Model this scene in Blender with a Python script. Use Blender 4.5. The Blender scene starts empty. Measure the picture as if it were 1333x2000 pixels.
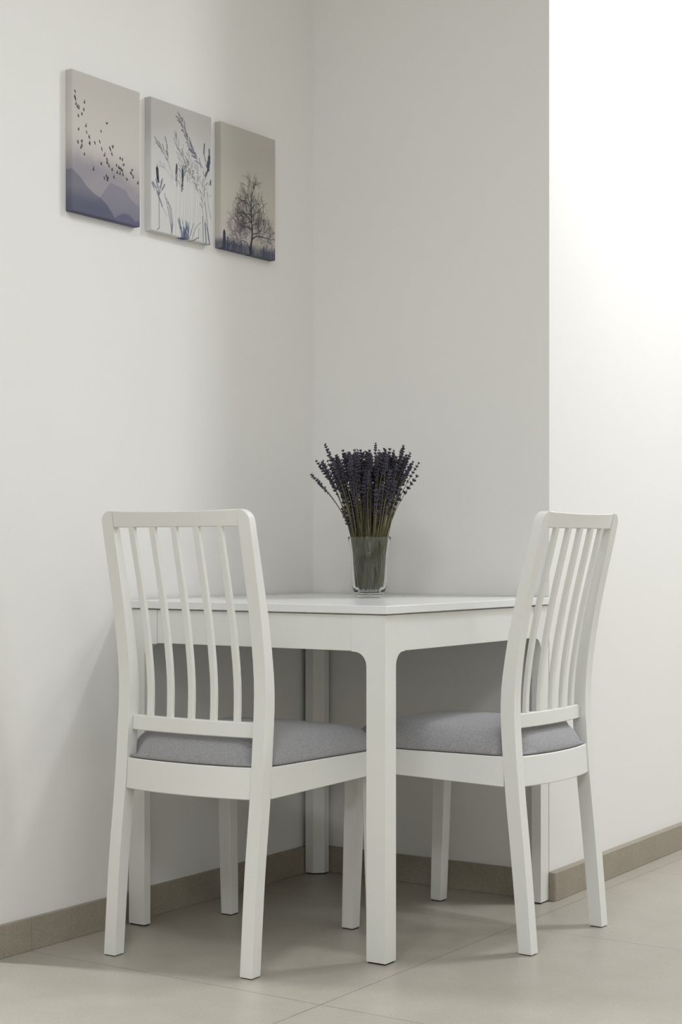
import bpy, bmesh, math, random
import numpy as np
from mathutils import Vector, Matrix

S = bpy.context.scene
C = S.collection

# ---------------------------------------------------------------- camera
cam_d = bpy.data.cameras.new('camera')
cam = bpy.data.objects.new('camera', cam_d); C.objects.link(cam)
FPX = 3268.16
cam_d.sensor_fit = 'HORIZONTAL'; cam_d.sensor_width = 24.0
cam_d.lens = 24.0 * FPX / 1333.0
cam_d.shift_x = (666.5 - 550.88) / 1333.0
cam_d.shift_y = (1076.03 - 1000.0) / 1333.0
cam_d.clip_start = 0.05
cam.location = (2.5192, -3.7780, 0.8645)
cam.rotation_euler = (math.pi/2, 0, 0.6069)
S.camera = cam

# ---------------------------------------------------------------- light
S.view_settings.view_transform = 'Standard'
S.view_settings.look = 'None'
S.view_settings.gamma = 1.0
S.view_settings.use_curve_mapping = False
S.view_settings.exposure = 0.02
w = bpy.data.worlds.new('world'); S.world = w; w.use_nodes = True
w.node_tree.nodes['Background'].inputs[0].default_value = (1, .98, .95, 1)
w.node_tree.nodes['Background'].inputs[1].default_value = 0.0

def lamp(name, loc, size, watts, col=(.915, .945, 1.0)):
    d = bpy.data.lights.new(name, 'AREA'); d.shape = 'DISK'; d.size = size
    d.energy = watts; d.color = col
    o = bpy.data.objects.new(name, d); C.objects.link(o); o.location = loc
    return o
CEIL = 3.0
lamp('ceiling_light_hall', (1.50, .53, 2.82), .24, 22)
lamp('fill_light_hall_middle', (2.0, 1.5, 2.9), .4, 19)  # added fill, brightens the hall wall; no known fixture
lamp('fill_light_hall_end', (3.4, 2.2, 2.9), .4, 29)  # second added fill, lifts the lower hall wall and right floor
lamp('ceiling_light_next_room', (-2.2, -1.95, 2.5), .3, 97)
lamp('ceiling_light_room', (1.2, -2.6, 2.9), .6, 18.5)
lamp('fill_light_right', (3.3, -1.5, 2.9), 1.0, 5.5)  # added weak fill from the right, not a known kitchen lamp
lamp('fill_light_front', (3.2, -4.8, 2.9), .8, 56)  # added ambient fill from behind the camera, lifts camera-facing surfaces
lamp('fill_light_middle', (2.2, -2.0, 2.9), .8, 8.5)  # added overhead fill, takes over part of the front fill

# ---------------------------------------------------------------- materials
def mat(name, col, rough=.5, spec=.5):
    m = bpy.data.materials.new(name); m.use_nodes = True
    b = m.node_tree.nodes['Principled BSDF']
    b.inputs['Base Color'].default_value = (*col, 1)
    b.inputs['Roughness'].default_value = rough
    b.inputs['Specular IOR Level'].default_value = spec
    return m
def N(m, t, **k):
    n = m.node_tree.nodes.new(t)
    for a, v in k.items(): setattr(n, a, v)
    return n
def L(m, a, b): m.node_tree.links.new(a, b)
def bsdf(m): return m.node_tree.nodes['Principled BSDF']
def mth(m, op, a, b=None, c=None):
    n = N(m, 'ShaderNodeMath', operation=op)
    for i, v in enumerate((a, b, c)):
        if v is None: continue
        if hasattr(v, 'node'): L(m, v, n.inputs[i])
        else: n.inputs[i].default_value = v
    return n.outputs[0]
def mix(m, fac, a, b, blend='MIX'):
    n = N(m, 'ShaderNodeMix', data_type='RGBA', blend_type=blend)
    for s, v in ((n.inputs[0], fac), (n.inputs[6], a), (n.inputs[7], b)):
        if hasattr(v, 'node'): L(m, v, s)
        elif isinstance(v, tuple): s.default_value = (*v, 1)
        else: s.default_value = v
    return n.outputs[2]
def noise(m, vec, scale, detail=4, rough=.6):
    n = N(m, 'ShaderNodeTexNoise'); n.inputs['Scale'].default_value = scale
    n.inputs['Detail'].default_value = detail; n.inputs['Roughness'].default_value = rough
    L(m, vec, n.inputs['Vector']); return n.outputs['Fac']
def bump(m, h, strength, dist):
    n = N(m, 'ShaderNodeBump'); n.inputs['Strength'].default_value = strength
    n.inputs['Distance'].default_value = dist
    L(m, h, n.inputs['Height']); L(m, n.outputs[0], bsdf(m).inputs['Normal'])
def pos(m): return N(m, 'ShaderNodeNewGeometry').outputs['Position']
def objc(m): return N(m, 'ShaderNodeTexCoord').outputs['Object']

M = {}
m = M['wall'] = mat('wall_paint', (.85, .835, .80), .75, .25)
bump(m, noise(m, pos(m), 260, 3), .12, .001)
M['ceiling'] = mat('ceiling_paint', (.85, .85, .83), .8, .2)

def tile_col(m, p, c1, c2, c3):
    a = noise(m, p, 9, 4); b = noise(m, p, 230, 3, .8); d = noise(m, p, 90, 3)
    r = N(m, 'ShaderNodeMapRange'); L(m, a, r.inputs[0]); r.inputs[1].default_value = .35; r.inputs[2].default_value = .65
    c = mix(m, r.outputs[0], c1, c2)
    r2 = N(m, 'ShaderNodeMapRange'); L(m, b, r2.inputs[0]); r2.inputs[1].default_value = .38; r2.inputs[2].default_value = .66
    f = mth(m, 'MULTIPLY', r2.outputs[0], .75)
    c = mix(m, f, c, c3)
    r3 = N(m, 'ShaderNodeMapRange'); L(m, d, r3.inputs[0]); r3.inputs[1].default_value = .66; r3.inputs[2].default_value = .74
    f = mth(m, 'MULTIPLY', r3.outputs[0], .25)
    return mix(m, f, c, (.62, .60, .54))
def joint(m, coord, off, per, hw):
    a = mth(m, 'ADD', coord, -off + per*50)
    a = mth(m, 'MODULO', a, per)
    a = mth(m, 'SUBTRACT', a, per/2); a = mth(m, 'ABSOLUTE', a)
    a = mth(m, 'GREATER_THAN', a, per/2 - hw); return a

m = M['floor'] = mat('floor_tile', (.4, .38, .34), .38, .45)
p = pos(m); sx = N(m, 'ShaderNodeSeparateXYZ'); L(m, p, sx.inputs[0])
c = tile_col(m, p, (.44, .41, .345), (.485, .452, .385), (.35, .32, .265))
j = mth(m, 'MAXIMUM', joint(m, sx.outputs[0], .762, .805, .0011), joint(m, sx.outputs[1], -1.118, .81, .0011))
c = mix(m, j, c, (.20, .185, .155))
L(m, c, bsdf(m).inputs['Base Color'])
rr = N(m, 'ShaderNodeMapRange'); L(m, noise(m, p, 60, 3), rr.inputs[0]); rr.inputs[3].default_value = .32; rr.inputs[4].default_value = .46
L(m, rr.outputs[0], bsdf(m).inputs['Roughness'])
bump(m, mth(m, 'MULTIPLY', j, -1.0), .5, .001)

m = M['base'] = mat('baseboard_tile', (.3, .28, .24), .5, .35)
p = pos(m); sx = N(m, 'ShaderNodeSeparateXYZ'); L(m, p, sx.inputs[0])
c = tile_col(m, p, (.355, .315, .25), (.395, .355, .285), (.26, .23, .175))
j = joint(m, sx.outputs[1], -1.114, .8, .0011)
c = mix(m, j, c, (.26, .235, .20))
L(m, c, bsdf(m).inputs['Base Color'])

m = M['paint'] = mat('white_lacquered_wood', (.82, .815, .77), .28, .5)
bump(m, noise(m, objc(m), 30, 3), .03, .002)
m = M['top'] = mat('white_table_lacquer', (.83, .83, .815), .22, .5)
M['pad'] = mat('dark_felt_pad', (.03, .028, .025), .9, .1)
m = M['fabric'] = mat('grey_fabric', (.2, .2, .21), .95, .1)
p = objc(m)
def wave(m, p, axis, sc):
    n = N(m, 'ShaderNodeTexWave', bands_direction=axis); n.inputs['Scale'].default_value = sc
    n.inputs['Distortion'].default_value = 2.5; n.inputs['Detail'].default_value = 2; n.inputs['Detail Scale'].default_value = 3
    L(m, p, n.inputs[0]); return n.outputs['Fac']
mp = N(m, 'ShaderNodeMapping'); L(m, p, mp.inputs[0]); mp.inputs['Scale'].default_value = (1, .35, 1)
nz = noise(m, mp.outputs[0], 900, 3, .8); n2 = noise(m, p, 380, 3, .7); n3 = noise(m, p, 25, 2)
f = mth(m, 'ADD', mth(m, 'MULTIPLY', nz, .6), mth(m, 'MULTIPLY', n2, .4))
r = N(m, 'ShaderNodeMapRange'); L(m, f, r.inputs[0]); r.inputs[1].default_value = .38; r.inputs[2].default_value = .62
c = mix(m, r.outputs[0], (.23, .227, .23), (.47, .465, .475))
c = mix(m, mth(m, 'MULTIPLY', n3, .25), c, (.255, .252, .258))
L(m, c, bsdf(m).inputs['Base Color']); bump(m, f, .4, .0012)
bsdf(m).inputs['Sheen Weight'].default_value = .25

m = M['glass'] = mat('clear_glass', (.97, .99, .98), .0, .5)
bsdf(m).inputs['Transmission Weight'].default_value = 1.0
bsdf(m).inputs['IOR'].default_value = 1.46
m = M['stem'] = mat('dried_stem', (.13, .13, .045), .7, .2)
oi = N(m, 'ShaderNodeObjectInfo')
L(m, mix(m, oi.outputs['Random'], (.035, .035, .012), (.24, .22, .11)), bsdf(m).inputs['Base Color'])
m = M['flower'] = mat('dried_lavender_bud', (.06, .05, .1), .85, .15)
oi = N(m, 'ShaderNodeObjectInfo')
c = mix(m, oi.outputs['Random'], (.024, .021, .038), (.085, .078, .115))
c = mix(m, mth(m, 'MULTIPLY', noise(m, objc(m), 180, 2), .5), c, (.13, .125, .135))
L(m, c, bsdf(m).inputs['Base Color'])
m = M['print'] = mat('printed_canvas', (.5, .5, .5), .8, .15)
at = N(m, 'ShaderNodeVertexColor', layer_name='print')
L(m, at.outputs[0], bsdf(m).inputs['Base Color'])
wv = mth(m, 'MULTIPLY', wave(m, objc(m), 'Y', 300), wave(m, objc(m), 'Z', 300)); bump(m, wv, .15, .0006)

# ---------------------------------------------------------------- mesh helpers
def link(name, me, material, parent=None, smooth=False):
    o = bpy.data.objects.new(name, me); C.objects.link(o)
    if material: me.materials.append(material)
    if parent: o.parent = parent
    if smooth:
        for f in me.polygons: f.use_smooth = True
    return o
def from_bm(name, bm, material, parent=None, smooth=False, bevel=0, seg=2, angle=40):
    bmesh.ops.recalc_face_normals(bm, faces=bm.faces)
    me = bpy.data.meshes.new(name); bm.to_mesh(me); bm.free()
    o = link(name, me, material, parent, smooth)
    if bevel:
        b = o.modifiers.new('bevel', 'BEVEL'); b.width = bevel; b.segments = seg
        b.limit_method = 'ANGLE'; b.angle_limit = math.radians(angle)
        b.harden_normals = False
        for f in me.polygons: f.use_smooth = True
        me.set_sharp_from_angle(angle=math.radians(35))
    return o
def box(bm, a, b):
    v = [bm.verts.new((x, y, z)) for z in (a[2], b[2]) for y in (a[1], b[1]) for x in (a[0], b[0])]
    for q in ((0, 2, 3, 1), (4, 5, 7, 6), (0, 1, 5, 4), (2, 6, 7, 3), (0, 4, 6, 2), (1, 3, 7, 5)):
        bm.faces.new([v[i] for i in q])
def loft(bm, rings, cap=True):
    R = [[bm.verts.new(p) for p in r] for r in rings]
    n = len(R[0])
    for a, b in zip(R, R[1:]):
        for i in range(n):
            bm.faces.new((a[i], a[(i+1) % n], b[(i+1) % n], b[i]))
    if cap:
        bm.faces.new(R[0][::-1]); bm.faces.new(R[-1])
def prism(bm, poly, fn0, fn1):
    """poly of 2-D points, fn0/fn1 map a 2-D point to the two end faces"""
    loft(bm, [[fn0(p) for p in poly], [fn1(p) for p in poly]])
def empty(name, loc, rz, label, cat, group=None):
    o = bpy.data.objects.new(name, None); C.objects.link(o)
    o.empty_display_size = .1
    o.location = loc; o.rotation_euler = (0, 0, rz)
    o['label'] = label; o['category'] = cat
    if group: o['group'] = group
    return o
def tag(o, label, cat, group=None):
    o['label'] = label; o['category'] = cat
    if group: o['group'] = group
def struct(name, bm, material, bevel=0):
    o = from_bm(name, bm, material, bevel=bevel); o['kind'] = 'structure'; return o
def interp(tab, z):
    if z <= tab[0][0]: return tab[0][1]
    for (a, x), (b, y) in zip(tab, tab[1:]):
        if z <= b: return x + (y-x)*(z-a)/(b-a)
    return tab[-1][1]
def smooth_tab(tab, zs):
    """Catmull-Rom style smooth interpolation of a table"""
    X = [t[0] for t in tab]; Y = [t[1] for t in tab]; out = []
    for z in zs:
        i = max(0, min(len(X)-2, sum(1 for x in X if x <= z)-1))
        t = (z-X[i])/(X[i+1]-X[i])
        def sl(k):
            a = max(0, k-1); b = min(len(X)-1, k+1); return (Y[b]-Y[a])/(X[b]-X[a])
        h = X[i+1]-X[i]; m0, m1 = sl(i)*h, sl(i+1)*h
        out.append((2*t**3-3*t*t+1)*Y[i]+(t**3-2*t*t+t)*m0+(-2*t**3+3*t*t)*Y[i+1]+(t**3-t*t)*m1)
    return out

# ---------------------------------------------------------------- room
W = .702; YR = -.0186          # width of the niche, slight angle of the hall wall
YH = 3.2; XE = 4.6; YF = -6.4; T = .12
YL = -1.2345; YD = -2.55; XN = -3.6     # the left wall ends at YL; a wide opening leads to the next room
bm = bmesh.new(); box(bm, (XN-T, YF-T, -.1), (XE+T, YH+T, 0)); struct('floor', bm, M['floor'])
bm = bmesh.new(); box(bm, (XN-T, YF-T, CEIL), (XE+T, YH+T, CEIL+.1)); struct('ceiling', bm, M['ceiling'])
bm = bmesh.new(); box(bm, (-T, YL, 0), (0, 0, CEIL)); struct('wall_left', bm, M['wall'])
bm = bmesh.new(); box(bm, (-T, YF, 0), (0, YD, CEIL)); struct('wall_left_front', bm, M['wall'])
bm = bmesh.new(); box(bm, (XN, .3, 0), (-T, .3+T, CEIL)); struct('wall_next_back', bm, M['wall'])
bm = bmesh.new(); box(bm, (XN-T, YF-T, 0), (XN, .3+T, CEIL)); struct('wall_next_left', bm, M['wall'])
bm = bmesh.new()               # back wall of the niche
box(bm, (-T, 0, 0), (.45, T, CEIL)); struct('wall_back', bm, M['wall'])
bm = bmesh.new()               # the block whose corner ends the niche: its hall face runs away from the camera
x1 = W + math.tan(YR)*YH
poly = [(.45, 0), (W, 0), (x1, YH), (.45, YH)]
prism(bm, poly, lambda p: (p[0], p[1], 0), lambda p: (p[0], p[1], CEIL))
struct('wall_right', bm, M['wall'])
bm = bmesh.new(); box(bm, (.3, YH, 0), (XE, YH+T, CEIL)); struct('wall_hall', bm, M['wall'])
bm = bmesh.new(); box(bm, (XE, YF, 0), (XE+T, YH, CEIL)); struct('wall_far', bm, M['wall'])
bm = bmesh.new(); box(bm, (XN, YF-T, 0), (XE, YF, CEIL)); struct('wall_front', bm, M['wall'])
HB = .071; TB = .010; TR = .021
bm = bmesh.new(); box(bm, (0, YL, 0), (TB, -TB, HB)); struct('baseboard_left', bm, M['base'], .0012)
bm = bmesh.new(); box(bm, (0, -TB, 0), (W, 0, HB)); struct('baseboard_back', bm, M['base'], .0012)
bm = bmesh.new()
tn = math.tan(YR)
poly = [(W, -TB), (W+TR-.004, -TB), (W+TR, -TB+.004), (x1+TR, YH), (x1, YH), (W, 0)]
prism(bm, poly, lambda p: (p[0], p[1], 0), lambda p: (p[0], p[1], HB)); struct('baseboard_right', bm, M['base'], .0015)

# ---------------------------------------------------------------- dining table
TX, TY, TYAW = .7075, -.7950, .005
TW, TD = .692, .782           # frame: along the niche width, along its depth
OV, TTH, APB = .0065, .0175, .652
t = empty('dining_table', (TX - TW/2, TY + TD/2, 0), TYAW, 'small white lacquered dining table standing in the corner niche under the vase of lavender', 'table')
hx, hy = TW/2, TD/2
bm = bmesh.new(); box(bm, (-hx-OV, -hy-OV, .75-TTH), (hx+OV, hy+OV, .75))
from_bm('tabletop', bm, M['top'], t, bevel=.0016)
ZT = .75 - TTH - .0025
LX, LY, CH = .0465, .0435, .022     # leg section and inner chamfer
WX, WY, AR = .083, .080, .030       # bracket reach along x / y, radius
for sx in (-1, 1):
    for sy in (-1, 1):
        ox, oy = sx*hx, sy*hy
        bm = bmesh.new()
        P = [(0, 0), (LX, 0), (LX, LY-CH), (LX-CH, LY), (0, LY)]
        rings = [[(ox - sx*a, oy - sy*b, z) for a, b in P] for z in (.0035, APB-.02, ZT)]
        loft(bm, rings)
        # curved brackets growing out of the leg head (one along x, one along y)
        arc = [(AR*(1-math.cos(q)), AR*math.sin(q)) for q in [math.pi/2*k/10 for k in range(11)]]
        px = [(LX, ZT), (LX, APB-AR)] + [(LX+a, APB-AR+b) for a, b in arc[1:]] + [(WX, APB), (WX, ZT)]
        d = .021
        prism(bm, px, lambda q: (ox-sx*q[0], oy, q[1]), lambda q: (ox-sx*q[0], oy-sy*d, q[1]))
        py = [(LY, ZT), (LY, APB-AR)] + [(LY+a, APB-AR+b) for a, b in arc[1:]] + [(WY, APB), (WY, ZT)]
        prism(bm, py, lambda q: (ox, oy-sy*q[0], q[1]), lambda q: (ox-sx*d, oy-sy*q[0], q[1]))
        bmesh.ops.remove_doubles(bm, verts=bm.verts, dist=1e-5)
        lg = from_bm('leg', bm, M['paint'], t, bevel=.0022)
        bm = bmesh.new()
        P2 = [(.003, .003), (LX-.003, .003), (LX-.003, LY-CH-.001), (LX-CH-.001, LY-.003), (.003, LY-.003)]
        loft(bm, [[(ox - sx*a, oy - sy*b, z) for a, b in P2] for z in (0, .0035)])
        from_bm('felt_pad', bm, M['pad'], lg)
R = .0012
for sy in (-1, 1):
    bm = bmesh.new(); ys = sorted((sy*(hy-R), sy*(hy-.020)))
    box(bm, (-hx+WX+.0004, ys[0], APB+.0015), (hx-WX-.0004, ys[1], ZT)); from_bm('apron', bm, M['paint'], t, bevel=.001)
for sx in (-1, 1):
    bm = bmesh.new(); xs = sorted((sx*(hx-R), sx*(hx-.020)))
    box(bm, (xs[0], -hy+WY+.0004, APB+.001), (xs[1], hy-WY-.0004, ZT)); from_bm('apron', bm, M['paint'], t, bevel=.001)

# ---------------------------------------------------------------- chairs
def make_chair(loc, rz, label, wr, wf, depth, prof):
    t = empty('dining_chair', loc, rz, label, 'chair', 'white slat-back chairs at the table')
    zs = [i*.95/26 for i in range(27)]
    # a smooth bent profile: resample the measured points and blur them
    gz = np.linspace(-.2, 1.15, 271)
    s0 = (prof[1][1]-prof[0][1])/(prof[1][0]-prof[0][0]); s1 = (prof[-1][1]-prof[-3][1])/(prof[-1][0]-prof[-3][0])
    raw = np.interp(gz, [p[0] for p in prof], [p[1] for p in prof])
    raw = np.where(gz < 0, prof[0][1]+s0*gz, raw); raw = np.where(gz > .95, prof[-1][1]+s1*(gz-.95), raw)
    kern = np.exp(-.5*(np.arange(-30, 31)*.005/.038)**2); kern /= kern.sum()
    sg = np.convolve(np.pad(raw, 30, mode='edge'), kern, mode='valid')
    def back(z):
        return float(np.interp(z, gz, sg))
    dep = [(0, .0315), (.30, .0335), (.55, .0335), (.70, .0285), (.85, .0235), (.95, .021)]
    PW = .0295; hw = wr/2; H = .9495; RC = .026
    # rear posts, each with its rounded outer top corner
    for s in (-1, 1):
        bm = bmesh.new(); rings = []
        zz = [.002] + [.95*i/30 for i in range(1, 29)] + [H-RC + RC*math.sin(q) for q in [math.pi/2*k/8 for k in range(1, 9)]]
        zz = sorted(set(z for z in zz if z <= H))
        for z in zz:
            b0 = back(z); d = interp(dep, z); o = hw
            if z > H-RC:
                o = hw - RC + math.sqrt(max(0, RC*RC - (z-(H-RC))**2))
                o = max(o, hw-PW+.004)
            zl = z
            rings.append([(s*(hw-PW), b0, zl), (s*o, b0, zl), (s*o, b0+d, zl), (s*(hw-PW), b0+d, zl)])
        loft(bm, rings)
        lg = from_bm('rear_leg', bm, M['paint'], t, bevel=.0022, angle=50)
        bm = bmesh.new(); box(bm, (min(s*(hw-PW+.002), s*(hw-.002)), back(0)+.002, 0), (max(s*(hw-PW+.002), s*(hw-.002)), back(0)+.0295, .002))
        from_bm('glide', bm, M['pad'], lg)
    # curved cross rails of the back
    def rail(name, z0, z1, inset, thick, bow, dip=0, ext=.0):
        bm = bmesh.new(); n = 16; hi = hw-PW+ext; rings = []
        for i in range(n+1):
            u = -1 + 2*i/n; x = u*hi; k = 1-u*u
            zb, zt = z0, z1 - dip*k
            yb = back(z0)+inset - bow*k; yt = back(z1)+inset - bow*k
            rings.append([(x, yb, zb), (x, yb+thick, zb), (x, yt+thick, zt), (x, yt, zt)])
        loft(bm, rings); return from_bm(name, bm, M['paint'], t, bevel=.0022, angle=50)
    rail('top_rail', .914, H, .001, .0195, .006, .003)
    rail('lower_rail', .479, .511, .014, .018, .013)
    rail('seat_rail', .355, .4205, .003, .021, .021)
    # five slats following the bend of the posts
    for k in range(5):
        x = (k-2)*(hw-PW)*.349; u = x/(hw-PW); q = 1-u*u
        bm = bmesh.new(); rings = []
        for i in range(25):
            z = .503 + (.922-.503)*i/24; f = (z-.511)/(.914-.511)
            ins = (.0150+(.0015-.0150)*f) - (.013+(.006-.013)*f)*q
            y = back(z)+ins; a, b = .0073, .0108
            rings.append([(x-a, y, z), (x+a, y, z), (x+a, y+b, z), (x-a, y+b, z)])
        loft(bm, rings); from_bm('slat', bm, M['paint'], t, bevel=.0018, angle=50)
    hf = wf/2
    # front legs, raked slightly forward, and front rail
    FT = depth - .015          # back face of the front leg at the seat
    for s in (-1, 1):
        bm = bmesh.new(); rings = []
        for z, y, ww, dd, o in ((.002, depth, .030, .031, hf-.002), (.36, FT, .036, .036, hf), (.4205, FT-.002, .036, .038, hf)):
            rings.append([(s*(o-ww), y, z), (s*o, y, z), (s*o, y+dd, z), (s*(o-ww), y+dd, z)])
        loft(bm, rings); lg = from_bm('front_leg', bm, M['paint'], t, bevel=.0022)
        bm = bmesh.new(); a, b = sorted((s*(hf-.030), s*(hf-.004))); box(bm, (a, depth+.002, 0), (b, depth+.029, .002))
        from_bm('glide', bm, M['pad'], lg)
        # side rail, flaring towards the front
        bm = bmesh.new(); rings = []
        for f in (0, .5, 1):
            y = back(.4)+.0325+(FT-back(.4)-.0325)*f; o = (hw-.0008)+(hf-hw)*f; z0 = .355+.011*f
            rings.append([(s*o, y, z0), (s*(o-.021), y, z0), (s*(o-.021), y, .4205), (s*o, y, .4205)])
        loft(bm, rings); from_bm('side_rail', bm, M['paint'], t, bevel=.0018)
    bm = bmesh.new(); box(bm, (-hf+.035, FT+.008, .364), (hf-.035, FT+.030, .4205)); from_bm('front_rail', bm, M['paint'], t, bevel=.002)
    # upholstered cushion
    Y0, Y1 = back(.42)+.004, FT+.037
    def halfw(y):
        post = back(.42)+.036
        g = hw + (hf-hw)*max(0, (y-post))/(FT-post)
        a = hw-PW-.0015
        k = min(1, max(0, (y-post)/.016)); k = k*k*(3-2*k)
        return a + (g-.002-a)*k
    def ed(n, e=.45):          # parameters packed towards both edges
        return [(.5-.5*math.cos(math.pi*i/n)) for i in range(n+1)]
    bm = bmesh.new(); nu = nv = 44; G = []
    R0, HH, ZB = .056, .046, .4225
    for v in ed(nv):
        row = []
        for uu in ed(nu):
            u = 2*uu-1
            yb = Y0 - .019*(1-u*u)
            y = yb + (Y1-yb)*v
            hwid = halfw(y)
            x = u*hwid
            dx = (1-abs(u))*hwid; dy = min(v*(Y1-yb), (1-v)*(Y1-yb))
            if v < .5: dx2 = dx
            a = max(0, 1-dx/R0); b = max(0, 1-dy/R0)
            r = min(1, (a**2.0+b**2.0)**.5)
            h = HH*max(0, 1-r**1.9)**.68
            c = (1-u*u)*(4*v*(1-v)); h += .012*c
            # round the plan corners
            k = (abs(u)**14)*(abs(2*v-1)**14)
            row.append(bm.verts.new((x*(1-.012*k), y + (.004*k if v < .5 else -.006*k), ZB+.0045+h)))
        G.append(row)
    for i in range(nv):
        for j in range(nu):
            bm.faces.new((G[i][j], G[i][j+1], G[i+1][j+1], G[i+1][j]))
    loop = G[0][:] + [G[i][nu] for i in range(1, nv+1)] + G[nv][nu-1::-1] + [G[i][0] for i in range(nv-1, 0, -1)]
    low = [bm.verts.new((v.co.x*.995, v.co.y, ZB)) for v in loop]
    n = len(loop)
    for i in range(n): bm.faces.new((loop[i], low[i], low[(i+1) % n], loop[(i+1) % n]))
    bm.faces.new(low)
    from_bm('seat_cushion', bm, M['fabric'], t, smooth=True)
    return t

prof1 = [(0, 0), (.107, .008), (.232, .019), (.34, .034), (.424, .042), (.50, .047), (.56, .0535), (.60, .0520), (.69, .041), (.772, .026), (.867, .005), (.95, -.0125)]
prof2 = [(0, 0), (.139, .011), (.25, .021), (.334, .030), (.40, .035), (.476, .041), (.54, .0435), (.60, .039), (.685, .027), (.773, .010), (.86, -.011), (.95, -.031)]
make_chair((.3560, -1.0500, 0), math.radians(1.3), 'white slat-back dining chair nearest the wall with the pictures, its back to the viewer', .384, .436, .464, prof1)
make_chair((.9290, -.3615, 0), math.radians(90-2.0), 'white slat-back dining chair at the right side of the table, beside the bright wall corner', .367, .420, .4455, prof2)

# ---------------------------------------------------------------- vase and lavender
VX, VY, VZ = .366, -.302, .7505
def lathe(bm, prof, n=72):
    rings = [[(r*math.cos(2*math.pi*k/n), r*math.sin(2*math.pi*k/n), z) for k in range(n)] for r, z in prof]
    R = [[bm.verts.new(p) for p in r] for r in rings]
    for a, b in zip(R, R[1:]):
        for i in range(n): bm.faces.new((a[i], a[(i+1) % n], b[(i+1) % n], b[i]))
    bm.faces.new(R[0][::-1]); bm.faces.new(R[-1])
outer = [(0, .0), (.008, .0105), (.016, .020), (.030, .032), (.045, .0400), (.060, .0430), (.075, .0438), (.090, .0437), (.105, .0450), (.120, .0472), (.133, .0500), (.142, .0522), (.1475, .0537)]
prof = [(.0285, 0.0), (.0315, .002), (.0345, .007), (.0378, .014), (.0412, .023), (.0435, .035), (.0444, .05), (.0440, .066), (.0436, .082), (.0440, .096), (.0456, .110), (.0480, .124), (.0508, .137), (.0530, .1475),
        (.0529, .1485), (.0520, .1485), (.0516, .1477), (.0494, .137), (.0466, .124), (.0442, .110), (.0426, .096), (.0422, .082), (.0426, .066), (.0430, .05), (.0421, .035), (.0398, .024), (.0355, .0165), (.028, .0125), (.015, .0110), (.004, .0105)]
bm = bmesh.new(); lathe(bm, prof)
vase = from_bm('glass_vase', bm, M['glass'], smooth=True)
vase.location = (VX, VY, VZ)
tag(vase, 'clear flared glass vase holding dried lavender on the white table', 'vase')

rnd = random.Random(11)
def bud_mesh(seed):
    r = random.Random(seed); bm = bmesh.new()
    Lh = r.uniform(.034, .062); n = r.randint(6, 9)
    for i in range(n):
        f = i/(n-1); zc = -Lh + Lh*f**.9
        if i == 0 and r.random() < .5: zc -= .004
        rad = (.0038 if 0 < i < n-1 else .0022)*(1-.35*f)
        cnt = 6 if 0 < i < n-1 else 3
        a0 = r.uniform(0, 6)
        for k in range(cnt):
            a = a0+2*math.pi*k/cnt + r.uniform(-.3, .3)
            d = Vector((math.cos(a)*.75, math.sin(a)*.75, .75)).normalized()
            c = Vector((math.cos(a)*rad*.75, math.sin(a)*rad*.75, zc+r.uniform(-.0016, .0016)))
            sz = r.uniform(.0013, .0022); ln = sz*r.uniform(1.6, 2.2)
            q = d.to_track_quat('Z', 'Y').to_matrix()
            top = bm.verts.new(c+q@Vector((0, 0, ln))); bot = bm.verts.new(c-q@Vector((0, 0, ln)))
            ra = [bm.verts.new(c+q@Vector((sz*math.cos(t), sz*math.sin(t), ln*.35))) for t in [j*math.pi/2.5 for j in range(5)]]
            rb = [bm.verts.new(c+q@Vector((sz*.9*math.cos(t+.6), sz*.9*math.sin(t+.6), -ln*.35))) for t in [j*math.pi/2.5 for j in range(5)]]
            for j in range(5):
                bm.faces.new((ra[j], ra[(j+1) % 5], top)); bm.faces.new((rb[(j+1) % 5], rb[j], bot))
                bm.faces.new((ra[j], rb[j], rb[(j+1) % 5], ra[(j+1) % 5]))
    bmesh.ops.recalc_face_normals(bm, faces=bm.faces)
    me = bpy.data.meshes.new('flower_head'); bm.to_mesh(me); bm.free(); me.materials.append(M['flower'])
    for f in me.polygons: f.use_smooth = True
    return me, Lh
heads = [bud_mesh(s) for s in range(12)]
def tube_mesh(pts, r0, r1, n=5):
    bm = bmesh.new(); rings = []
    for i, p in enumerate(pts):
        a = pts[max(0, i-1)]; b = pts[min(len(pts)-1, i+1)]
        q = (b-a).normalized().to_track_quat('Z', 'Y').to_matrix()
        r = r0+(r1-r0)*i/(len(pts)-1)
        rings.append([p+q@Vector((r*math.cos(2*math.pi*k/n), r*math.sin(2*math.pi*k/n), 0)) for k in range(n)])
    loft(bm, rings); return bm
cyw, syw = math.cos(.6069), math.sin(.6069)
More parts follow.
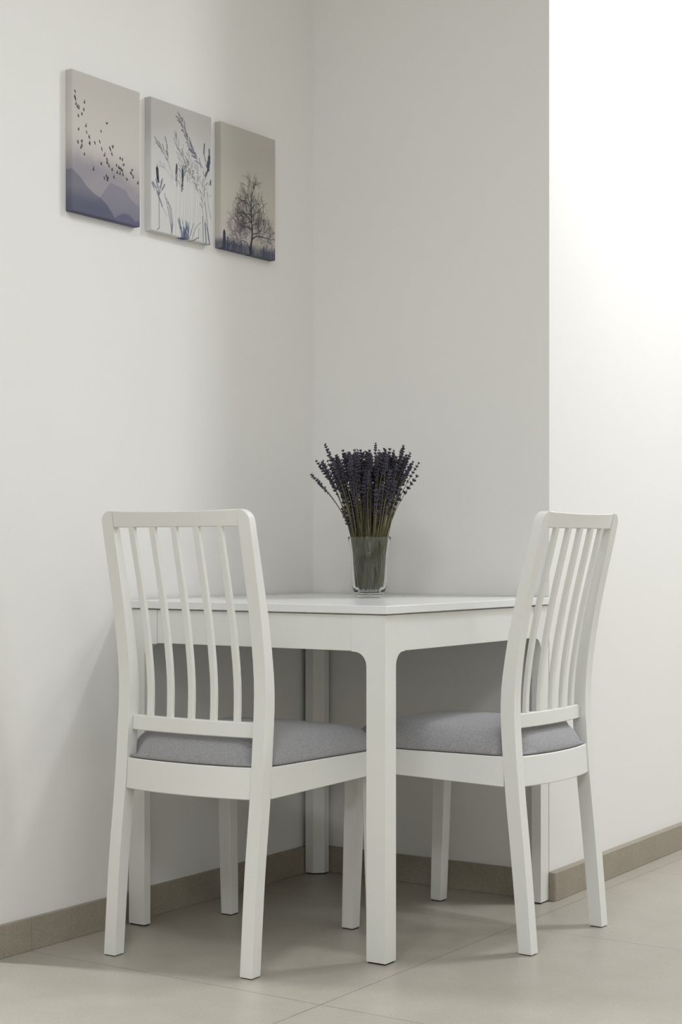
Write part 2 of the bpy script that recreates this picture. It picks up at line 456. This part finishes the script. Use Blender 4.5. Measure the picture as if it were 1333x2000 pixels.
def sprig(az, r1, theta, Rlen, label, group, r0=None, spin=None, hs=1.0, bend=.5):
    """az azimuth; r1 radius at the rim; theta fan angle; Rlen distance of the tip from the fan centre"""
    d = Vector((math.cos(az), math.sin(az), 0)); e = Vector((-d.y, d.x, 0))
    zr = .1487; r0 = .76*r1 if r0 is None else r0
    tw = rnd.uniform(-.8, .8)
    p0 = (d*math.cos(tw)+e*math.sin(tw))*r0 + Vector((0, 0, rnd.uniform(.0145, .021) if r0 < .027 else .025))
    pw = (d*math.cos(tw*.5)+e*math.sin(tw*.5))*min(.0385, .85*r1+.002) + Vector((0, 0, .085))
    p1 = d*r1 + Vector((0, 0, zr))
    tip = d*(Rlen*math.sin(theta)) + Vector((0, 0, .05+Rlen*math.cos(theta))) + e*rnd.uniform(-.010, .010)
    ctrl = p1 + ((p1-pw).normalized()*.55+(tip-p1).normalized()*.45)*(tip-p1).length*.5
    pts = []
    for i in range(6):
        f = i/6; pts.append(p0*(1-f)**2 + (pw*2-(p0+p1)*.5)*2*f*(1-f)*1 + p1*f*f)
    for i in range(13):
        f = i/12; pts.append(p1*(1-f)**2 + ctrl*2*f*(1-f) + tip*f*f)
    for p in pts[:7]:
        h = math.hypot(p.x, p.y); lim = .0395 if p.z > .035 else .033
        if p.z > .115: lim = .0425
        if p.z > .135: lim = .0478
        if h > lim: p.x *= lim/h; p.y *= lim/h
    root = empty('lavender_sprig', (VX, VY, VZ), 0, label, 'dried flower', group)
    st = from_bm('stem', tube_mesh(pts, .00095, .00075), M['stem'], root, smooth=True)
    me, Lh = rnd.choice(heads)
    hd = bpy.data.objects.new('flower_head', me); C.objects.link(hd); hd.parent = root
    dr = (pts[-1]-pts[-3]).normalized()
    hd.rotation_mode = 'QUATERNION'; hd.rotation_quaternion = dr.to_track_quat('Z', 'Y') @ Matrix.Rotation(rnd.uniform(0, 6.28), 4, 'Z').to_quaternion()
    hd.location = tip + dr*.003; s = hs*rnd.uniform(.9, 1.2); hd.scale = (s*1.1, s*1.1, s)
    return root
GL = 'dried lavender sprig with a dark purple head, packed in the bunch in the glass vase'
GG = 'dried lavender sprigs bunched in the vase'
NS = 235
for i in range(NS):
    f = math.sqrt((i+.5)/NS); az = i*2.39996 + rnd.uniform(-.25, .25)
    th = math.radians(21.5)*f**.95*rnd.uniform(.80, 1.10)
    Rl = rnd.choice((rnd.uniform(.165, .23), rnd.uniform(.20, .27), rnd.uniform(.25, .30), rnd.uniform(.285, .315), rnd.uniform(.29, .312)))
    sprig(az, .0465*f, th, Rl, GL, GG, hs=rnd.uniform(.9, 1.25))
# the strays on both sides; directions given in the room, sideways to the niche diagonal
AZR = .6069; AZL = .6069 + math.pi
sprig(AZL+.2, .043, math.radians(30.0), .285, 'dried lavender sprig leaning furthest left out of the glass vase', None, hs=.8)
sprig(AZL-.25, .043, math.radians(28.5), .262, 'short dried lavender sprig drooping low at the left edge of the bunch', None, hs=.8)
sprig(AZL+.1, .040, math.radians(24.5), .307, 'thin dried lavender sprig at upper left, just outside the dense bunch', None, hs=.9)
sprig(AZL-.1, .038, math.radians(18.5), .338, 'tall dried lavender sprig sticking up at the upper left corner of the bunch', None, hs=.95)
sprig(AZR+.15, .043, math.radians(25.5), .272, 'dried lavender sprig leaning furthest right with its head lowest on that side', None, hs=1.0)
sprig(AZR-.15, .043, math.radians(23.5), .300, 'dried lavender sprig pointing to the upper right, above the lowest right one', None, hs=.9)
sprig(AZR+.0, .036, math.radians(14.5), .327, 'upright dried lavender sprig rising at the top right of the bunch', None, hs=.9)
sprig(AZR+.8, .015, math.radians(4.0), .325, 'dried lavender sprig whose tip rises highest over the middle of the bunch', None, hs=.8)

# ---------------------------------------------------------------- wall canvases (printed, wrapped over the frame)
NW, NH = 236, 314
def blank(): return np.zeros((NH, NW, 3))
YY, XX = np.mgrid[0:NH, 0:NW]; V_ = (YY+.5)/NH; U_ = (XX+.5)/NW      # v from the top, u from the left
def blend(img, a, col): img += a[..., None]*(np.array(col)-img)
def stroke(img, pts, w0, w1, col, alpha=1.0):
    for i in range(len(pts)-1):
        f = i/max(1, len(pts)-2)
        ax, ay = pts[i][0]*NW, pts[i][1]*NH; bx, by = pts[i+1][0]*NW, pts[i+1][1]*NH
        wd = max(.35, (w0+(w1-w0)*f)*NH/2); mg = wd+2
        x0, x1 = int(max(0, min(ax, bx)-mg)), int(min(NW, max(ax, bx)+mg+1))
        y0, y1 = int(max(0, min(ay, by)-mg)), int(min(NH, max(ay, by)+mg+1))
        if x0 >= x1 or y0 >= y1: continue
        px = XX[y0:y1, x0:x1]+.5-ax; py = YY[y0:y1, x0:x1]+.5-ay
        dx, dy = bx-ax, by-ay; l2 = dx*dx+dy*dy+1e-9
        tt = np.clip((px*dx+py*dy)/l2, 0, 1)
        d = np.hypot(px-tt*dx, py-tt*dy)
        a = np.clip(wd-d+.5, 0, 1)*alpha*min(1, (w0+(w1-w0)*f)*NH/.7)
        sub = img[y0:y1, x0:x1]; sub += a[..., None]*(np.array(col)-sub)
def blob(img, cx, cy, rx, ry, ang, col, alpha=1.0, soft=1.0):
    m_ = max(rx, ry)*NH*1.3+3
    x0, x1 = int(max(0, cx*NW-m_)), int(min(NW, cx*NW+m_+1)); y0, y1 = int(max(0, cy*NH-m_)), int(min(NH, cy*NH+m_+1))
    if x0 >= x1 or y0 >= y1: return
    px = XX[y0:y1, x0:x1]+.5-cx*NW; py = YY[y0:y1, x0:x1]+.5-cy*NH
    c_, s_ = math.cos(ang), math.sin(ang)
    a_ = (px*c_+py*s_)/(rx*NH); b_ = (-px*s_+py*c_)/(ry*NH)
    a = np.clip((1-np.hypot(a_, b_))*min(rx, ry)*NH/soft+.5, 0, 1)*alpha
    sub = img[y0:y1, x0:x1]; sub += a[..., None]*(np.array(col)-sub)
def sm(a, b, x): t_ = np.clip((x-a)/(b-a), 0, 1); return t_*t_*(3-2*t_)
def cloud(seed, k=5):
    r = np.random.RandomState(seed); out = np.zeros((NH, NW)); amp = 1
    for o in range(k):
        n = 3*2**o; g = r.rand(n+2, n+2)
        fy = V_*n; fx = U_*n; iy = fy.astype(int); ix = fx.astype(int); ty = fy-iy; tx = fx-ix
        ty = ty*ty*(3-2*ty); tx = tx*tx*(3-2*tx)
        out += amp*((g[iy, ix]*(1-tx)+g[iy, ix+1]*tx)*(1-ty)+(g[iy+1, ix]*(1-tx)+g[iy+1, ix+1]*tx)*ty); amp *= .5
    return out/2
def ridge(pts): return np.interp(U_[0], [p[0] for p in pts], [p[1] for p in pts])

def art_birds():
    img = blank(); cl = cloud(3)
    blend(img, np.ones((NH, NW)), (.56, .535, .495))
    blend(img, sm(.0, .45, V_)*.6, (.63, .605, .555))
    blend(img, sm(.40, .62, V_+.12*(cl-.5)-.10*(U_-.0)), (.47, .43, .42))
    blend(img, sm(.50, .66, V_+.25*(cl-.5)-.14*U_+.02)*.75, (.27, .26, .30))
    fl = sm(.60, .68, V_+.22*(cl-.5)-.22*np.abs(U_-.62))
    blend(img, fl*.35, (.40, .37, .38))
    r1 = ridge([(0, .99), (.40, .86), (.55, .725), (.66, .735), (.78, .752), (.84, .80), (.93, .835), (1, .855)]) + .006*np.interp(np.arange(NW), np.arange(0, NW, 6), np.random.RandomState(1).rand(len(range(0, NW, 6))))
    a = sm(-.004, .006, V_-r1[None, :]); blend(img, a*.62*(1-sm(.82, .96, V_)*.5), (.215, .21, .27))
    r2 = ridge([(0, .70), (.10, .735), (.20, .795), (.30, .835), (.42, .862), (.52, .905), (.60, .965), (.68, 1.03), (1, 1.2)]) + .004*np.interp(np.arange(NW), np.arange(0, NW, 5), np.random.RandomState(2).rand(len(range(0, NW, 5))))
    a = sm(-.003, .006, V_-r2[None, :]); blend(img, a*(.55+.35*sm(.80, .95, V_)), (.11, .115, .17))
    r3 = ridge([(.55, 1.02), (.66, .955), (.76, .925), (.84, .93), (.93, .965), (1, .955)])
    a = sm(-.003, .012, V_-r3[None, :])*(U_ > .55); blend(img, a*.8, (.12, .12, .22))
    blend(img, sm(.78, 1.0, V_)*.5, (.115, .12, .175))
    r = random.Random(5)
    # the flock, where each bird stands in the picture (u, v)
    B = [(.05,.16),(.045,.20),(.055,.215),(.18,.215),(.06,.245),(.08,.262),(.10,.268),(.17,.27),(.145,.305),(.095,.325),(.20,.38),(.095,.42),(.21,.425),(.25,.455),(.14,.50),(.09,.515),(.145,.53),(.13,.545),(.255,.50),(.33,.485),(.40,.465),(.18,.585),(.42,.385),(.50,.315),(.43,.515),
         (.47,.55),(.55,.49),(.56,.50),(.59,.475),(.58,.53),(.505,.575),(.51,.60),(.535,.62),(.42,.62),(.31,.675),(.58,.64),(.61,.69),(.50,.70),(.52,.705),(.47,.715),(.51,.72),(.65,.60),(.68,.61),(.70,.615),(.72,.62),(.735,.625),(.66,.65),(.70,.65),(.745,.655),(.70,.54),(.735,.545),(.75,.58),(.88,.60),(.86,.625),(.88,.635),(.90,.65),(.80,.68),(.97,.685)]
    for u, v in B:
        s = r.uniform(.013, .020); a = r.uniform(-.9, .9)+(1.2 if u < .3 else .7)
        for k in (-1, 1):
            q = a + k*r.uniform(.5, 1.0)
            stroke(img, [(u, v), (u+k*s*math.cos(q)*.75, v-s*abs(math.sin(q))*1.1)], .0085, .003, (.035, .035, .042), 1)
        blob(img, u, v, .0062, .0042, a, (.035, .035, .042), 1)
    return img
def leaf(img, x, y, l, ang, w_, col, al):
    x2 = x+l*math.cos(ang)*NH/NW; y2 = y-l*math.sin(ang)
    xm, ym = (x+x2)/2+.006*math.sin(ang), (y+y2)/2
    stroke(img, [(x, y), (xm, ym)], w_*.4, w_, col, al); stroke(img, [(xm, ym), (x2, y2)], w_, w_*.2, col, al)
def art_grass():
    img = blank(); cl = cloud(9)
    blend(img, np.ones((NH, NW)), (.50, .485, .455))
    blend(img, sm(.12, .45, V_+.2*(cl-.5)+.1*U_), (.62, .61, .585))
    blend(img, sm(.4, .7, V_), (.66, .655, .63))
    D = (.075, .085, .115); G = (.15, .16, .19); P = (.11, .12, .21); K = (.025, .03, .05); BL = (.06, .10, .18)
    r = random.Random(4)
    def plume(path, n, l, col, wd, al=.8, spread=.7):
        for i in range(n):
            f = i/(n-1); k = f*(len(path)-1); j = min(len(path)-2, int(k)); q = k-j
            x = path[j][0]*(1-q)+path[j+1][0]*q; y = path[j][1]*(1-q)+path[j+1][1]*q
            dx = (path[j+1][0]-path[j][0])*NW/NH; dy = path[j+1][1]-path[j][1]; base = math.atan2(-dy, dx)
            sd = -1 if i % 2 else 1
            leaf(img, x+r.uniform(-.01, .01), y, l*r.uniform(.7, 1.2), base+sd*spread*r.uniform(.3, 1), wd, col, al)
    # tall central plume
    st = [(.71, .99), (.72, .70), (.715, .50), (.66, .36), (.58, .24), (.50, .13), (.45, .085)]
    stroke(img, st, .0035, .002, G, .6)
    plume([(.76, .36), (.66, .31), (.60, .24), (.54, .17), (.46, .09)], 34, .055, D, .0085, .85)
    plume([(.86, .42), (.74, .36), (.66, .30)], 14, .05, P, .010, .7)
    # left reed
    st = [(.38, .58), (.28, .46), (.21, .38), (.13, .33)]
    stroke(img, st, .003, .002, G, .7); plume([(.28, .46), (.21, .39), (.14, .35)], 8, .065, D, .009, .75, .35)
    stroke(img, [(.31, .52), (.27, .42), (.255, .35)], .003, .004, G, .7); plume([(.27, .43), (.25, .34)], 3, .06, D, .010, .8, .3)
    stroke(img, [(.35, .57), (.20, .50), (.10, .475)], .003, .002, G, .6); plume([(.25, .51), (.16, .49)], 4, .04, G, .006, .6)
    # middle plumes
    for path, n, c in (([(.50, .52), (.47, .40), (.42, .29), (.40, .25)], 18, G), ([(.52, .56), (.56, .42), (.50, .34)], 16, D), ([(.60, .56), (.66, .46), (.60, .36)], 14, G), ([(.78, .62), (.70, .52), (.62, .47), (.58, .43)], 14, D), ([(.72, .60), (.78, .50), (.74, .42)], 12, G), ([(.48, .62), (.50, .52), (.53, .47)], 10, D)):
        stroke(img, path, .003, .002, c, .6); plume(path, n, .052, c, .0075, .7)
    for x0, y0, x1, y1 in ((.40, .99, .42, .55), (.46, .99, .47, .50), (.52, .99, .52, .62), (.56, 1, .555, .5), (.60, 1, .60, .48), (.64, 1, .62, .55), (.68, 1, .69, .5), (.78, 1, .75, .6), (.82, 1, .80, .5), (.86, 1, .84, .55), (.90, 1, .88, .42), (.94, 1, .92, .5), (.33, .60, .36, .50)):
        stroke(img, [(x0, y0), ((x0+x1)/2+r.uniform(-.01, .01), (y0+y1)/2), (x1, y1)], .003, .002, G, .55)
    # dark cattail spikes
    for pts, w_ in (([(.415, .455), (.405, .52), (.405, .58)], .016), ([(.425, .46), (.42, .62)], .006), ([(.51, .48), (.515, .56), (.51, .61)], .018), ([(.50, .60), (.50, .65)], .010)):
        stroke(img, pts, w_, w_*.6, K, .95)
    for k in range(8): blob(img, .51+r.uniform(-.012, .012), .50+k*.018, .009, .006, r.uniform(0, 3), K, .8)
    # dark flower at the lower left with bluish leaves
    stroke(img, [(.10, .53), (.11, .60), (.12, .625)], .030, .022, K, .95); stroke(img, [(.10, .50), (.11, .55)], .008, .02, K, .9)
    for a in (.9, 1.3, 1.9, 2.3): leaf(img, .13, .72, .11, a, .013, P, .85)
    leaf(img, .06, .70, .06, 2.1, .012, BL, .8); leaf(img, .15, .66, .07, 1.2, .012, P, .8)
    stroke(img, [(.13, .66), (.13, .80), (.135, .97), (.10, .99)], .007, .007, D, .8)
    stroke(img, [(.10, .70), (.18, .80), (.26, .87)], .016, .004, P, .7)
    for dx in (0, .03, .055): stroke(img, [(.22+dx, .70+dx), (.27+dx, .80), (.32+dx*.6, .92), (.335, .99)], .007, .009, P if dx else D, .75)
    # blue tuft bottom centre
    for k in range(26):
        a = r.uniform(1.1, 1.9); leaf(img, .555+r.uniform(-.07, .07), 1.0, r.uniform(.06, .15), a, .010, BL, .55)
    blob(img, .56, .985, .045, .035, 0, BL, .7, 5)
    stroke(img, [(.50, .86), (.53, .93), (.55, 1)], .006, .02, BL, .7)
    stroke(img, [(.67, .99), (.73, .90), (.81, .85)], .006, .005, D, .8); stroke(img, [(.70, 1), (.78, .97), (.79, .90)], .009, .004, D, .8)
    # right edge group
    for pts, w_, c in (([(.88, .11+.12), (.87, .30), (.90, .36)], .016, D), ([(.96, .26), (.97, .36), (.94, .40)], .018, D), ([(.96, .32), (.945, .42), (.90, .475)], .030, K), ([(.93, .36), (.92, .40), (.97, .34)], .018, BL), ([(.99, .50), (.985, .53)], .018, K)):
        stroke(img, pts, w_, w_*.6, c, .85)
    plume([(.86, .75), (.85, .60), (.88, .48)], 12, .06, D, .008, .7)
    stroke(img, [(.95, .97), (.90, .70), (.87, .55)], .007, .004, D, .75); stroke(img, [(.86, .99), (.85, .80), (.83, .62)], .010, .004, D, .7)
    stroke(img, [(.97, 1), (.93, .88), (.88, .82)], .016, .006, P, .8); stroke(img, [(.91, 1), (.89, .85)], .016, .008, BL, .7)
    stroke(img, [(.99, .80), (.95, .70), (.93, .60)], .006, .004, D, .7)
    for k in range(26):
        x = r.uniform(.55, .98); y = r.uniform(.40, .66); leaf(img, x, y, r.uniform(.02, .05), r.uniform(.6, 2.5), .006, G, .5)
    return img
def art_tree():
    img = blank(); cl = cloud(21)
    blend(img, np.ones((NH, NW)), (.50, .48, .435))
    blend(img, sm(.15, .6, V_+.1*(cl-.5)), (.58, .55, .475))
    blend(img, sm(.55, .9, V_+.2*(cl-.5)), (.58, .535, .50))
    r = random.Random(7)
    # misty wood along the foot of the picture
    blend(img, sm(.90, .97, V_+.06*(cl-.5))*.85, (.10, .11, .155))
    for k in range(70):
        x = r.random(); h = r.uniform(.03, .10)
        if .55 < x < .72: h *= .5
        stroke(img, [(x, 1.0), (x, 1-h)], .016, .003, (.07, .08, .12), r.uniform(.35, .8))
    for k in range(7): stroke(img, [(.06, 1-k*.015), (.06, .88-k*.004)], .035-.004*k, .003, (.05, .055, .085), .8)
    blend(img, np.exp(-((U_-.66)/.05)**2-((V_-.93)/.06)**2)*.6, (.38, .38, .31))
    # crowns behind on the left
    def branch(x, y, ang, l, w_, depth, col, al):
        n = 3; px, py = x, y; pts = [(x, y)]
        for i in range(n):
            ang += r.uniform(-.16, .16)
            px += l/n*math.cos(ang)*NH/NW; py -= l/n*math.sin(ang); pts.append((px, py))
        stroke(img, pts, w_, w_*.65, col, al)
        if depth == 0: return
        for k in range(r.choice((2, 3, 3))):
            q = r.choice(pts[1:]) if k else pts[-1]
            branch(q[0], q[1], ang+r.uniform(-.85, .85), l*r.uniform(.55, .8), w_*.6, depth-1, col, al*.93)
    K = (.045, .042, .05); V2 = (.13, .11, .145)
    for x, y, a in ((.28, .80, 1.9), (.30, .82, 1.5), (.22, .88, 2.1), (.35, .88, 1.3), (.30, .90, 2.6)):
        branch(x, y, a, .06, .006, 3, V2, .7)
    branch(.35, .90, 2.0, .08, .008, 3, V2, .8)
    # trunk and main limbs of the big bare tree
    stroke(img, [(.535, 1.0), (.54, .93), (.565, .86), (.565, .78), (.545, .66), (.54, .60), (.555, .52)], .026, .009, K, .98)
    stroke(img, [(.525, 1.0), (.51, .95), (.46, .91), (.38, .905), (.32, .93)], .012, .003, K, .9)
    stroke(img, [(.575, .87), (.64, .84), (.76, .835), (.88, .835), (.95, .865)], .012, .004, K, .95)
    stroke(img, [(.57, .83), (.66, .82), (.74, .78), (.78, .72), (.77, .62)], .009, .003, K, .9)
    stroke(img, [(.555, .79), (.47, .775), (.36, .79), (.26, .77)], .007, .003, K, .9)
    stroke(img, [(.55, .73), (.44, .76), (.35, .80)], .008, .003, K, .9)
    PV = (.555, .84)
    for cx_, cy_, rx_, ry_, n_, al_ in ((.49, .67, .255, .165, 1700, .42), (.80, .79, .17, .12, 620, .40), (.30, .81, .19, .10, 620, .33), (.52, .79, .25, .10, 420, .35), (.22, .93, .16, .05, 260, .35)):
        for k in range(n_):
            q = math.sqrt(r.random())*(1+.12*math.sin(9*k)); a_ = r.uniform(0, 2*math.pi)
            x, y = cx_+rx_*q*math.cos(a_), cy_+ry_*q*math.sin(a_)
            an = math.atan2(-(y-PV[1]), (x-PV[0])*NW/NH)+r.uniform(-.75, .75); l = r.uniform(.010, .028)
            stroke(img, [(x, y), (x+l*math.cos(an)*NH/NW, y-l*math.sin(an))], .0042, .002, K if al_ > .34 else V2, al_*r.uniform(.6, 1.2)*(1.1-.3*q))
    limbs = [(.555, .74, 2.4), (.55, .70, .7), (.545, .66, 2.3), (.545, .64, .8), (.54, .60, 2.2), (.54, .58, .9), (.55, .54, 2.0), (.555, .52, 1.1), (.555, .52, 1.6), (.55, .62, 2.7), (.56, .76, .5), (.56, .80, 2.9), (.55, .68, 3.0)]
    for x, y, a in limbs: branch(x, y, a, .085, .0085, 4, K, .85)
    for x, y, a in ((.76, .835, 1.2), (.88, .835, .9), (.70, .84, 1.9), (.78, .72, 1.4), (.77, .64, 1.6), (.80, .80, .8), (.84, .84, -.4), (.66, .82, 1.2), (.90, .84, .2),
                    (.44, .775, 2.0), (.36, .79, 2.4), (.30, .78, 1.8), (.40, .91, 2.2), (.44, .905, 1.5), (.28, .77, 2.8), (.34, .92, 2.6)):
        branch(x, y, a, .07, .006, 3, K, .75)
    return img

def canvas(y0, y1, z0, z1, thick, img, label):
    """one wrapped canvas; u runs along +y (left to right as seen), v from the top"""
    root_me = bpy.data.meshes.new('wall_canvas')
    wv, hv = NW+1, NH+1
    us = [0.0, 0.0] + [i/NW for i in range(wv)] + [1.0, 1.0]
    xs = [0.0, thick-.002] + [thick]*wv + [thick-.002, 0.0]
    vs = [0.0, 0.0] + [j/NH for j in range(hv)] + [1.0, 1.0]
    xv = [0.0, thick-.002] + [thick]*hv + [thick-.002, 0.0]
    nu, nv = len(us), len(vs)
    eps = .0012; verts = []; cols = []
    for j in range(nv):
        for i in range(nu):
            u, v = us[i], vs[j]; x = min(xs[i], xv[j])
            if x >= thick-1e-9 and (i in (2, nu-3) or j in (2, nv-3)): x = thick-.0004
            iu = eps/(y1-y0); iv = eps/(z1-z0)
            uu = min(max(u, iu), 1-iu) if 2 <= i <= nu-3 else u
            vv = min(max(v, iv), 1-iv) if 2 <= j <= nv-3 else v
            verts.append((x, y0+(y1-y0)*uu - (y0+y1)/2, z1-(z1-z0)*vv - (z0+z1)/2))
            cols.append(img[min(NH-1, int(v*NH)), min(NW-1, int(u*NW))])
    faces = [(j*nu+i, (j+1)*nu+i, (j+1)*nu+i+1, j*nu+i+1) for j in range(nv-1) for i in range(nu-1)]
    n = len(verts)
    ring = [i for i in range(nu)] + [j*nu+nu-1 for j in range(1, nv)] + [(nv-1)*nu+i for i in range(nu-2, -1, -1)] + [j*nu for j in range(nv-2, 0, -1)]
    faces.append(tuple(ring))
    root_me.from_pydata(verts, [], faces)
    ca = root_me.color_attributes.new('print', 'FLOAT_COLOR', 'POINT')
    arr = np.ones((n, 4)); arr[:, :3] = np.clip(np.array(cols), 0, 1); ca.data.foreach_set('color', arr.ravel())
    o = link('wall_canvas', root_me, M['print'])
    o.location = (.0006, (y0+y1)/2, (z0+z1)/2)
    tag(o, label, 'picture', 'three canvases in a row on the left wall'); return o
ZC0, ZC1 = 1.6205, 1.935
canvas(-.994, -.758, ZC0, ZC1, .0185, art_birds(), 'canvas print of a flock of birds over hazy blue mountains, on the white wall')
canvas(-.718, -.482, ZC0, ZC1, .0185, art_grass(), 'canvas print of ink-like grasses and reeds on a pale ground, between two other canvases')
canvas(-.443, -.207, ZC0, ZC1, .0185, art_tree(), 'canvas print of a bare branching tree in grey mist, nearest the wall corner')
